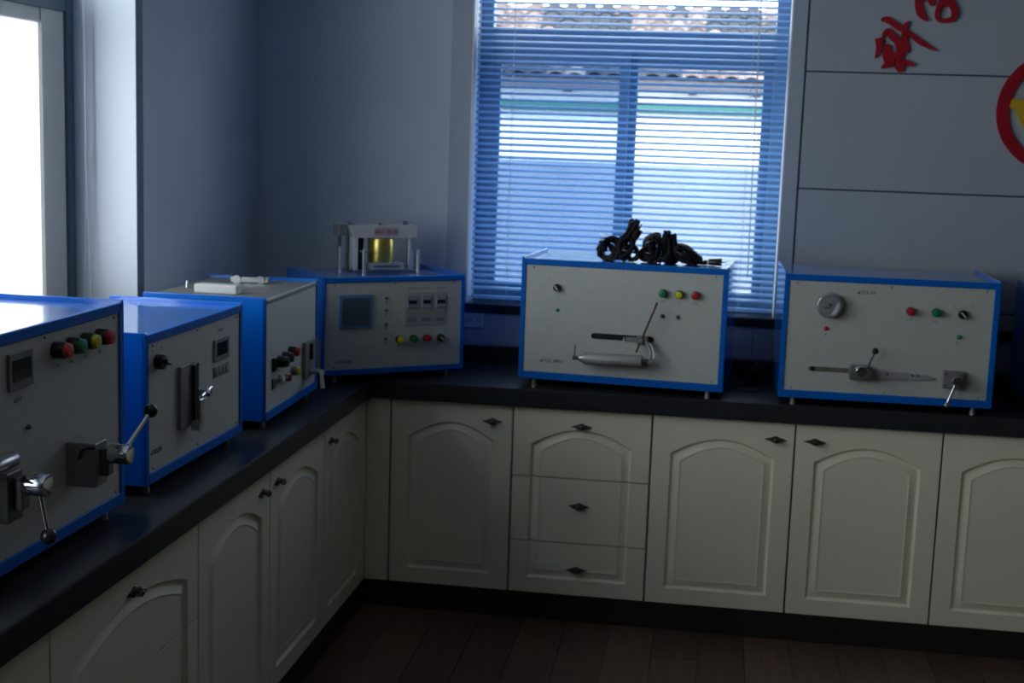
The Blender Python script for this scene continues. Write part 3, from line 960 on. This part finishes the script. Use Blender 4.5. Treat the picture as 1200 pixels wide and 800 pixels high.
lb = MB().box(-0.045, 0.052, -0.0532, -0.0522, 0.139, 0.170).build('name_label', mat('label_grey', (0.38, 0.34, 0.36), 0.5, var=0.03), tp)
s = MB()
for k, (a_, h_) in enumerate([(0, .014), (1, .014), (2, .014), (4, .016), (5, .016), (6, .016), (7, .016)]):
    glyph(s, -0.041 + a_ * 0.011, 0.147, 0.013, -0.0532)
s.build('label_lettering', INKR, lb)
for (x_, y_) in ((-0.125, 0.02), (0.105, -0.03), (0.122, 0.02), (-0.150, 0.035)):
    z1_ = 0.131 if x_ > -0.14 else 0.136
    MB().cyl((x_, y_, 0.0 if x_ < -.12 else 0.0095), (x_, y_, z1_), 0.0065, n=14).build('post', DSTEEL if x_ < 0 else STEEL, pf, smooth=True)
for x_ in (-0.122, -0.004, 0.098):
    MB().cyl((x_, -0.01, 0.1755), (x_, -0.01, 0.190 if abs(x_) > .01 else 0.184), 0.0125 if abs(x_) > .01 else 0.009, n=6).build('nut', DSTEEL, pf)
MB().box(-0.118, -0.104, -0.040, 0.030, 0.009, 0.131).build('side_plate', WHITE, pf)
MB().prism([(-0.100, 0.010), (-0.080, 0.010), (-0.075, 0.130), (-0.100, 0.130)], 1, -0.02, 0.02).build('web_plate', BLACK, pf)
s = MB().cyl((-0.085, -0.046, 0.009), (-0.085, -0.046, 0.075), 0.005, n=12)
s.cyl((-0.097, -0.046, 0.079), (-0.073, -0.046, 0.079), 0.006, n=12)
s.build('tee_knob', CHROME, pf, smooth=True)

# --- M5: box in front of the window
m5 = machine('friction_tester', 0.551, 0.042, R(-4.7), 0.740, 0.436, 0.425,
             'wide blue and grey lab box before the window with black cables on its lid', smat=CHROME)
selector(m5, 0.132, 0.337, r=0.0125, ang=-50)
caption(m5, 0.105, 0.362, 1, 0.007, INKR); caption(m5, 0.165, 0.362, 1, 0.006)
led(m5, 0.136, 0.255, GREEN, 0.005)
for u, c in ((0.513, GREEN), (0.570, YELLOW), (0.627, RED)):
    button(m5, u, 0.338, c, r=0.0138)
    caption(m5, u + 0.002, 0.305, 2, 0.008)
led(m5, 0.514, 0.257, DSTEEL, 0.006); led(m5, 0.569, 0.257, DSTEEL, 0.006)
def slot_shape(e, u0, u1, v, h, mt):
    z = v + FH
    s = MB()
    r = h / 2
    pts = [(u0 + r + r * math.cos(a), z + r * math.sin(a)) for a in [R(90 + 22.5 * k) for k in range(9)]]
    pts += [(u1 - r + r * math.cos(a), z + r * math.sin(a)) for a in [R(-90 + 22.5 * k) for k in range(9)]]
    s.prism(pts, 1, YP - 0.0012, YP - 0.0001)
    return s.build('slot', mt, e)
sl_ = slot_shape(m5, 0.262, 0.488, 0.171, 0.021, BLACKM)
MB().prism([(0.378, 0.158 + FH), (0.384, 0.158 + FH), (0.381, 0.176 + FH)], 1, YP - 0.004, YP - 0.001).build('pointer', WHITE, sl_)
pv = MB().box(0.430, 0.470, YP - 0.030, YP - 0.0012, 0.155 + FH, 0.184 + FH, bev=0.002)
pv.box(0.388, 0.432, YP - 0.010, YP - 0.0012, 0.160 + FH, 0.176 + FH, bev=0.002)
pv = pv.build('pivot_block', GSTEEL, m5)
MB().cyl((0.432, YP - 0.040, 0.128 + FH), (0.492, YP - 0.040, 0.290 + FH), 0.0036, n=10).build('lever_rod', WOODROD, pv, smooth=True)
MB().cyl((0.491, YP - 0.040, 0.286 + FH), (0.498, YP - 0.040, 0.310 + FH), 0.0042, n=10).build('rod_tip', CHROME, pv, smooth=True)
MB().cyl((0.448, YP - 0.030, 0.170 + FH), (0.448, YP - 0.046, 0.170 + FH), 0.008, n=14).build('pivot_screw', STEEL, pv)
MB().tube([(0.462, YP - 0.025, 0.168 + FH), (0.475, YP - 0.033, 0.15 + FH), (0.485, YP - 0.040, 0.125 + FH), (0.480, YP - 0.042, 0.105 + FH)], 0.0055, 10).build('link_arm', STEEL, pv, smooth=True)
MB().tube([(0.462, YP - 0.015, 0.172 + FH), (0.487, YP - 0.03, 0.150 + FH), (0.497, YP - 0.04, 0.12 + FH), (0.490, YP - 0.042, 0.098 + FH)], 0.0030, 8).build('feed_tube', WHITE, pv, smooth=True)
cyl_ = MB().cyl((0.248, YP - 0.040, 0.094 + FH), (0.455, YP - 0.040, 0.097 + FH), 0.0215, n=28, bev=0.002)
cyl_.box(0.29, 0.31, YP - 0.03, YP, 0.085 + FH, 0.105 + FH)
cyl_.box(0.41, 0.43, YP - 0.03, YP, 0.085 + FH, 0.105 + FH)
cyl_ = cyl_.build('steel_cylinder', mat('satin_alloy', (0.40, 0.385, 0.37), 0.5, 0.35, var=0.04), m5, smooth=True)
MB().cyl((0.228, YP - 0.040, 0.094 + FH), (0.249, YP - 0.040, 0.094 + FH), 0.010, 0.018, n=20).build('end_cone', STEEL, cyl_, smooth=True)
MB().cyl((0.206, YP - 0.040, 0.093 + FH), (0.230, YP - 0.040, 0.093 + FH), 0.007, n=14).build('end_nut', DSTEEL, cyl_)
MB().cyl((0.213, YP - 0.040, 0.090 + FH), (0.213, YP - 0.040, 0.138 + FH), 0.0022, n=8).build('pin', DSTEEL, cyl_)
MB().cyl((0.454, YP - 0.040, 0.097 + FH), (0.480, YP - 0.040, 0.098 + FH), 0.009, n=8).build('end_fitting', DSTEEL, cyl_)
MB().cyl((0.478, YP - 0.040, 0.098 + FH), (0.495, YP - 0.040, 0.098 + FH), 0.013, n=6).build('end_nut', STEEL, cyl_)
logo(m5, 0.076, 0.064, 0.0105, 'TLS. 390/-1')

# --- M6: box right of the window
m6 = machine('abrasion_tester', 1.479, -0.030, R(0.6), 0.720, 0.432, 0.455,
             'blue and grey lab box right of the window with a large round silver dial')
dl = MB().cyl((0.155, YP, 0.330 + FH), (0.155, YP - 0.030, 0.330 + FH), 0.0445, 0.043, n=40, bev=0.003).build('dial', mat('silver_dial', (0.50, 0.51, 0.52), 0.25, 0.7, var=0.03), m6, smooth=True)
MB().cyl((0.155, YP - 0.0295, 0.330 + FH), (0.155, YP - 0.0305, 0.330 + FH), 0.036, n=40).build('dial_face', mat('dial_face_grey', (0.42, 0.43, 0.45), 0.3, 0.5, var=0.1, scale=30), dl)
MB().cyl((0.155, YP - 0.030, 0.334 + FH), (0.155, YP - 0.036, 0.334 + FH), 0.005, n=12).build('dial_hub', DSTEEL, dl)
MB().box(0.135, 0.155, YP - 0.0315, YP - 0.0303, 0.322 + FH, 0.325 + FH).build('dial_mark', INK, dl)
MB().prism([(0.160, 0.30 + FH), (0.183, 0.345 + FH), (0.187, 0.330 + FH), (0.176, 0.303 + FH)], 1, YP - 0.0316, YP - 0.0303).build('dial_mark', WHITE, dl)
led(m6, 0.150, 0.248, RED, 0.006)
caption(m6, 0.150, 0.222, 1, 0.010)
button(m6, 0.427, 0.322, RED, r=0.0135); caption(m6, 0.425, 0.290, 3, 0.007)
button(m6, 0.512, 0.322, GREEN, r=0.0135); caption(m6, 0.512, 0.288, 2, 0.007)
selector(m6, 0.600, 0.320, r=0.0140, ang=-45)
caption(m6, 0.572, 0.343, 1, 0.006, INKR); caption(m6, 0.632, 0.344, 1, 0.007)
led(m6, 0.595, 0.242, GREEN, 0.006); caption(m6, 0.592, 0.216, 1, 0.010)
logo(m6, 0.245, 0.374, 0.0095, 'TLS. AV')
s6 = slot_shape(m6, 0.098, 0.260, 0.105, 0.017, mat('ochre_slot', (0.13, 0.12, 0.085), 0.6, var=0.1))
MB().box(0.106, 0.122, YP - 0.0022, YP - 0.001, 0.0975 + FH, 0.1125 + FH, bev=0.0005).build('slot_end', BLACKM, s6)
pv = MB().box(0.236, 0.300, YP - 0.030, YP - 0.0012, 0.078 + FH, 0.130 + FH, bev=0.004).build('pivot_block', STEEL, m6)
MB().cyl((0.273, YP - 0.030, 0.112 + FH), (0.273, YP - 0.060, 0.112 + FH), 0.019, n=24, bev=0.003).build('round_knob', CHROME, pv, smooth=True)
MB().cyl((0.292, YP - 0.042, 0.103 + FH), (0.292, YP - 0.058, 0.103 + FH), 0.017, n=20, bev=0.002).build('front_disc', STEEL, pv, smooth=True)
lv = MB().cyl((0.287, YP - 0.052, 0.118 + FH), (0.312, YP - 0.056, 0.180 + FH), 0.0038, n=10).build('ball_lever', DSTEEL, pv, smooth=True)
MB().sph((0.3135, YP - 0.056, 0.186 + FH), 0.0115, n=18).build('ball_grip', BLACK, pv, smooth=True)
ap = MB().prism([(0.300, 0.082 + FH), (0.300, 0.122 + FH), (0.370, 0.112 + FH), (0.500, 0.105 + FH), (0.528, 0.094 + FH), (0.490, 0.088 + FH)], 1, YP - 0.010, YP, bev=0.001).build('guide_arm', mat('pale_alloy_arm', (0.42, 0.42, 0.41), 0.4, 0.3, var=0.04), m6)
for u in (0.365, 0.448, 0.468):
    MB().cyl((u, YP - 0.0095, 0.102 + FH), (u, YP - 0.014, 0.102 + FH), 0.004, n=8).build('arm_screw', DSTEEL, ap)
bk = MB().box(0.548, 0.618, YP - 0.028, YP, 0.066 + FH, 0.126 + FH, bev=0.003).build('clamp_block', GSTEEL, m6)
for (u, v) in ((0.557, 0.116), (0.609, 0.116), (0.557, 0.076), (0.609, 0.076)):
    MB().cyl((u, YP - 0.028, v + FH), (u, YP - 0.0295, v + FH), 0.0035, n=8).build('block_screw', DSTEEL, bk)
MB().cyl((0.590, YP - 0.028, 0.098 + FH), (0.590, YP - 0.058, 0.098 + FH), 0.016, n=24, bev=0.003).build('lever_hub', CHROME, bk, smooth=True)
MB().cyl((0.590, YP - 0.050, 0.094 + FH), (0.563, YP - 0.062, 0.022 + FH), 0.0055, n=12).build('lever_rod', CHROME, bk, smooth=True)
MB().sph((0.560, YP - 0.063, 0.016 + FH), 0.0095, n=14).build('lever_end', STEEL, bk, smooth=True)

# --- M7: sliver of the next box at the right edge
m7 = machine('hardness_tester', 2.350, 0.060, R(0), 0.700, 0.400, 0.40,
             'blue lab box cut off by the right edge of the photo')
selector(m7, 0.55, 0.30); button(m7, 0.42, 0.30, RED); button(m7, 0.48, 0.30, GREEN)

# ------------------------------------------------------------------ cables
def coil(bm, cx_, cz, rx, rz_, turns, yspan, r, phase=0, tilt_=0.0, wob=0.004, base=(0, 0, 0)):
    """irregular hank: every turn has its own lean, width and height"""
    pts = []
    n = 18
    T_ = [(random.uniform(0.55, 1.0), random.uniform(0.72, 1.08), random.uniform(-0.22, 0.22), random.uniform(-0.5, 0.5)) for _ in range(turns + 2)]
    for k in range(turns * n + 1):
        a = 2 * PI * k / n + phase
        t = k / n
        i, f = int(t), t - int(t)
        f = f * f * (3 - 2 * f)
        A, B = T_[i], T_[i + 1]
        q = [A[j] + (B[j] - A[j]) * f for j in range(4)]
        z = cz + rz_ * q[1] * math.sin(a) + wob * math.cos(1.7 * a)
        x = cx_ + rx * q[0] * math.cos(a) + (tilt_ + q[2]) * (z - cz) + wob * math.sin(3.1 * a)
        y = yspan * (q[3]) + 0.5 * r * math.sin(2 * a)
        pts.append((base[0] + x, base[1] + y, max(base[2] + z, r)))
    bm.tube(pts, r, 7)
ZL5 = ZT + FH + 0.436 - 0.006
def cord_thing(x, y, rz, label, specs, plug=None, tie=None):
    e = empty('power_cord', (x, y, ZL5), rz, label, 'cable', 'black power cords on the middle box')
    s = MB()
    for sp_ in specs:
        coil(s, **{**sp_, 'rz_': sp_['rz_'] * 1.22, 'cz': sp_['cz'] * 1.22, 'rx': sp_['rx'] * 1.1, 'turns': int(sp_['turns'] * 2.6)})
    s.build('coiled_cable', RUBBER, e, smooth=True)
    if tie:
        tx, tz, rr, hh = tie
        t_ = MB()
        t_.tube([(tx + rr * math.cos(a), 0.030 * math.sin(a), tz + 0.004 * math.sin(2 * a)) for a in [2 * PI * k / 20 for k in range(20)]], hh, 6, closed=True)
        t_.build('cable_tie', BLACK, e, smooth=True)
    if plug:
        (px_, py_, pz_), (qx, qy, qz) = plug
        p = MB().cyl((px_, py_, pz_), (qx, qy, qz), 0.012, 0.016, n=14, bev=0.003).build('plug', BLACK, e, smooth=True)
        d = (Vector((qx, qy, qz)) - Vector((px_, py_, pz_))).normalized()
        q = Vector((qx, qy, qz))
        sd = d.cross(Vector((0, 0, 1))).normalized() * 0.006
        s2 = MB()
        for k in (-1, 1):
            s2.cyl(q + sd * k, q + sd * k + d * 0.020, 0.0022, n=8)
        s2.build('plug_pin', CHROME, p)
    return e
cr_ = 0.0048
cord_thing(0.855, 0.175, 0.0, 'tangled black power cord coil at the left end of the cable pile', [
    dict(cx_=0.0, cz=0.036, rx=0.036, rz_=0.032, turns=5, yspan=0.07, r=cr_, phase=0.4, tilt_=0.2),
    dict(cx_=-0.012, cz=0.030, rx=0.030, rz_=0.024, turns=3, yspan=0.05, r=cr_, phase=2.0, tilt_=-0.2)],
    plug=((-0.018, -0.02, 0.034), (-0.026, -0.03, 0.078)))
cord_thing(0.925, 0.160, 0.1, 'tallest black power cord bundle in the pile, with narrow loops sticking straight up', [
    dict(cx_=0.0, cz=0.062, rx=0.014, rz_=0.058, turns=5, yspan=0.05, r=cr_, phase=1.1, tilt_=0.25),
    dict(cx_=-0.014, cz=0.045, rx=0.030, rz_=0.040, turns=4, yspan=0.06, r=cr_, phase=0.2, tilt_=0.3),
    dict(cx_=0.012, cz=0.028, rx=0.026, rz_=0.024, turns=3, yspan=0.06, r=cr_, phase=2.2, tilt_=-0.1)],
    plug=((0.018, 0.0, 0.085), (0.034, 0.0, 0.120)), tie=(0.0, 0.04, 0.034, 0.004))
cord_thing(1.012, 0.160, -0.1, 'rounded black power cord coil in the middle of the cable pile', [
    dict(cx_=0.0, cz=0.045, rx=0.030, rz_=0.040, turns=6, yspan=0.07, r=cr_, phase=0.0, tilt_=0.05),
    dict(cx_=0.012, cz=0.038, rx=0.022, rz_=0.034, turns=4, yspan=0.05, r=cr_, phase=1.5, tilt_=-0.2),
    dict(cx_=-0.016, cz=0.030, rx=0.026, rz_=0.026, turns=3, yspan=0.05, r=cr_, phase=2.8, tilt_=0.3)],
    plug=((0.004, -0.03, 0.040), (-0.012, -0.034, 0.080)), tie=(0.0, 0.035, 0.036, 0.004))
cord_thing(1.074, 0.150, 0.0, 'black power cord bundle with two upright narrow loops, right of the rounded coil', [
    dict(cx_=-0.012, cz=0.050, rx=0.008, rz_=0.045, turns=3, yspan=0.03, r=cr_, phase=0.3, tilt_=-0.03),
    dict(cx_=0.012, cz=0.048, rx=0.007, rz_=0.043, turns=3, yspan=0.03, r=cr_, phase=1.3, tilt_=-0.1),
    dict(cx_=0.0, cz=0.022, rx=0.034, rz_=0.022, turns=4, yspan=0.05, r=cr_, phase=0.3)],
    plug=((0.012, -0.02, 0.016), (-0.020, -0.036, 0.022)))
cord_thing(1.142, 0.150, -0.05, 'low black power cord coil sloping down at the right side of the cable pile', [
    dict(cx_=-0.01, cz=0.030, rx=0.034, rz_=0.026, turns=5, yspan=0.06, r=cr_, phase=0.6, tilt_=-0.6),
    dict(cx_=0.006, cz=0.020, rx=0.040, rz_=0.015, turns=5, yspan=0.05, r=cr_, phase=1.6, tilt_=-0.3),
    dict(cx_=-0.012, cz=0.024, rx=0.022, rz_=0.018, turns=5, yspan=0.05, r=cr_, phase=0.6, tilt_=-0.4)],
    plug=((0.01, -0.03, 0.020), (-0.026, -0.036, 0.040)))
e = empty('power_cord', (1.215, 0.150, ZL5), -0.08, 'black power cord lying flat at the right end of the cable pile', 'cable', 'black power cords on the middle box')
s = MB().tube([(-0.05, 0.0, 0.012), (-0.02, 0.006, 0.010), (0.004, 0.002, 0.012)], 0.0085, 10)
s.tube([(-0.045, 0.02, 0.006), (-0.01, 0.028, 0.006), (0.02, 0.02, 0.006), (0.035, 0.004, 0.012)], 0.0045, 8)
s.build('cable', RUBBER, e, smooth=True)
p = MB().cyl((0.0, 0.0, 0.014), (0.046, -0.004, 0.016), 0.012, 0.0145, n=14, bev=0.002).build('plug', BLACK, e, smooth=True)
MB().cyl((-0.006, 0.0, 0.014), (0.006, 0.0, 0.014), 0.0105, n=14).build('strain_relief', WHITE, e, smooth=True)
MB().cyl((0.046, -0.008, 0.018), (0.062, -0.009, 0.018), 0.0025, n=8).cyl((0.046, 0.004, 0.018), (0.062, 0.003, 0.018), 0.0025, n=8).build('plug_pin', CHROME, p)

# cable heap on the counter between the two right boxes
e = empty('counter_cable', (1.415, 0.36, ZT), 0, 'black coiled cable on the dark countertop between the two boxes by the window', 'cable')
s = MB()
coil(s, cx_=0.0, cz=0.040, rx=0.035, rz_=0.034, turns=5, yspan=0.10, r=0.005, phase=0.3, tilt_=0.3)
s.tube([(0.03, -0.02, 0.006), (0.03, -0.12, 0.005), (-0.01, -0.18, 0.005), (-0.07, -0.17, 0.005), (-0.09, -0.10, 0.005), (-0.05, -0.03, 0.005), (0.0, 0.0, 0.008)], 0.0032, 8)
s.build('coiled_cable', RUBBER, e, smooth=True)

# ------------------------------------------------------------------ red characters and ring on the wall
def ribbon(s, pts, ws, y0, y1):
    P = [Vector((a, b)) for a, b in pts]
    # refine
    Q, W_ = [], []
    for i in range(len(P) - 1):
        p0 = P[max(i - 1, 0)]; p1 = P[i]; p2 = P[i + 1]; p3 = P[min(i + 2, len(P) - 1)]
        for k in range(6):
            t = k / 6
            q = 0.5 * ((2 * p1) + (-p0 + p2) * t + (2 * p0 - 5 * p1 + 4 * p2 - p3) * t * t + (-p0 + 3 * p1 - 3 * p2 + p3) * t ** 3)
            Q.append(q); W_.append(ws[i] + (ws[i + 1] - ws[i]) * t)
    Q.append(P[-1]); W_.append(ws[-1])
    L, Rr = [], []
    for i, q in enumerate(Q):
        t = (Q[min(i + 1, len(Q) - 1)] - Q[max(i - 1, 0)]).normalized()
        nn = Vector((-t.y, t.x)) * W_[i] / 2
        L.append(q + nn); Rr.append(q - nn)
    v = []
    for a, b in zip(L, Rr):
        v.append([s.bm.verts.new((a.x, y0, a.y)), s.bm.verts.new((b.x, y0, b.y)), s.bm.verts.new((b.x, y1, b.y)), s.bm.verts.new((a.x, y1, a.y))])
    for A, B in zip(v[:-1], v[1:]):
        for k in range(4):
            s.bm.faces.new((A[k], A[(k + 1) % 4], B[(k + 1) % 4], B[k]))
    s.bm.faces.new(v[0]); s.bm.faces.new(list(reversed(v[-1])))
def wallpt(cxp, czp):
    """sheet coordinates of the lettering layout to metres on the wall (x, z)"""
    a, b = cxp / 1067.0, czp / 800.0
    return (1.7209 + a * 0.3655 + b * 0.0196, 2.3037 + a * 0.0069 - b * 0.2790)
def character(name, strokes, label):
    ox, oz = wallpt(*strokes[0][0][0])
    e = empty(name, (ox, YB - PT, oz), 0, label, 'lettering')
    for k_, (pts, ws) in enumerate(strokes):
        s = MB()
        P = [(wallpt(a, b)[0] - ox, wallpt(a, b)[1] - oz) for a, b in pts]
        ribbon(s, P, [w_ * 0.00036 for w_ in ws], -0.012 - 0.0008 * k_, -0.0003)
        s.build('stroke', REDACR, e)
    return e
character('wall_character', [
    ([(200, 215), (262, 205), (400, 295), (500, 352), (620, 440), (775, 525)], [30, 62, 55, 48, 55, 8]),
    ([(490, 225), (445, 290), (448, 420), (462, 520), (425, 560)], [22, 55, 55, 60, 14]),
    ([(215, 375), (265, 325), (320, 380), (385, 440), (400, 560), (395, 680), (415, 740)], [26, 60, 70, 80, 70, 100, 50]),
    ([(170, 395), (185, 470), (140, 605)], [80, 75, 8]),
    ([(265, 460), (262, 560), (285, 650), (200, 708)], [50, 95, 105, 14]),
    ([(420, 620), (490, 662), (548, 672)], [24, 44, 24]),
    ([(290, 560), (360, 590), (400, 640)], [50, 60, 70])], 'red acrylic calligraphic character on the grey wall panel, the lower left one')
character('wall_character', [
    ([(600, -95), (585, 30), (615, 140), (682, 215)], [40, 66, 78, 20]),
    ([(650, -80), (630, 20)], [30, 40]),
    ([(715, -70), (725, 20), (735, 65)], [66, 66, 20]),
    ([(850, -120), (820, 30), (782, 140), (800, 200), (870, 215), (945, 190), (965, 120), (930, 30), (905, -110)], [40, 56, 46, 40, 46, 60, 66, 60, 40]),
    ([(830, 20), (880, 40), (925, 35)], [60, 66, 60]),
    ([(800, -60), (960, -75)], [44, 44])], 'red acrylic calligraphic character cut by the top edge of the photo')
rg = empty('wall_emblem', (2.452, YB - PT, 1.918), 0, 'round red ring emblem with a yellow motif on the wall at the right edge', 'emblem')
s = MB()
ro, ri, N = 0.221, 0.178, 64
vv = []
for k in range(N):
    a = 2 * PI * k / N
    vv.append([s.bm.verts.new((ro * math.cos(a), -0.012, ro * math.sin(a))), s.bm.verts.new((ri * math.cos(a), -0.012, ri * math.sin(a))),
               s.bm.verts.new((ri * math.cos(a), -0.0003, ri * math.sin(a))), s.bm.verts.new((ro * math.cos(a), -0.0003, ro * math.sin(a)))])
for k in range(N):
    A, B = vv[k], vv[(k + 1) % N]
    for j in range(4):
        s.bm.faces.new((A[j], A[(j + 1) % 4], B[(j + 1) % 4], B[j]))
s.build('ring', REDACR, rg)
s = MB()
ribbon(s, [(-0.178, 0.020), (-0.145, 0.022), (-0.115, -0.018), (-0.085, -0.050), (-0.03, -0.03), (0.03, 0.01), (0.08, 0.0)], [0.03, 0.042, 0.055, 0.06, 0.05, 0.04, 0.02], -0.010, -0.0003)
s.build('yellow_motif', YELACR, rg)
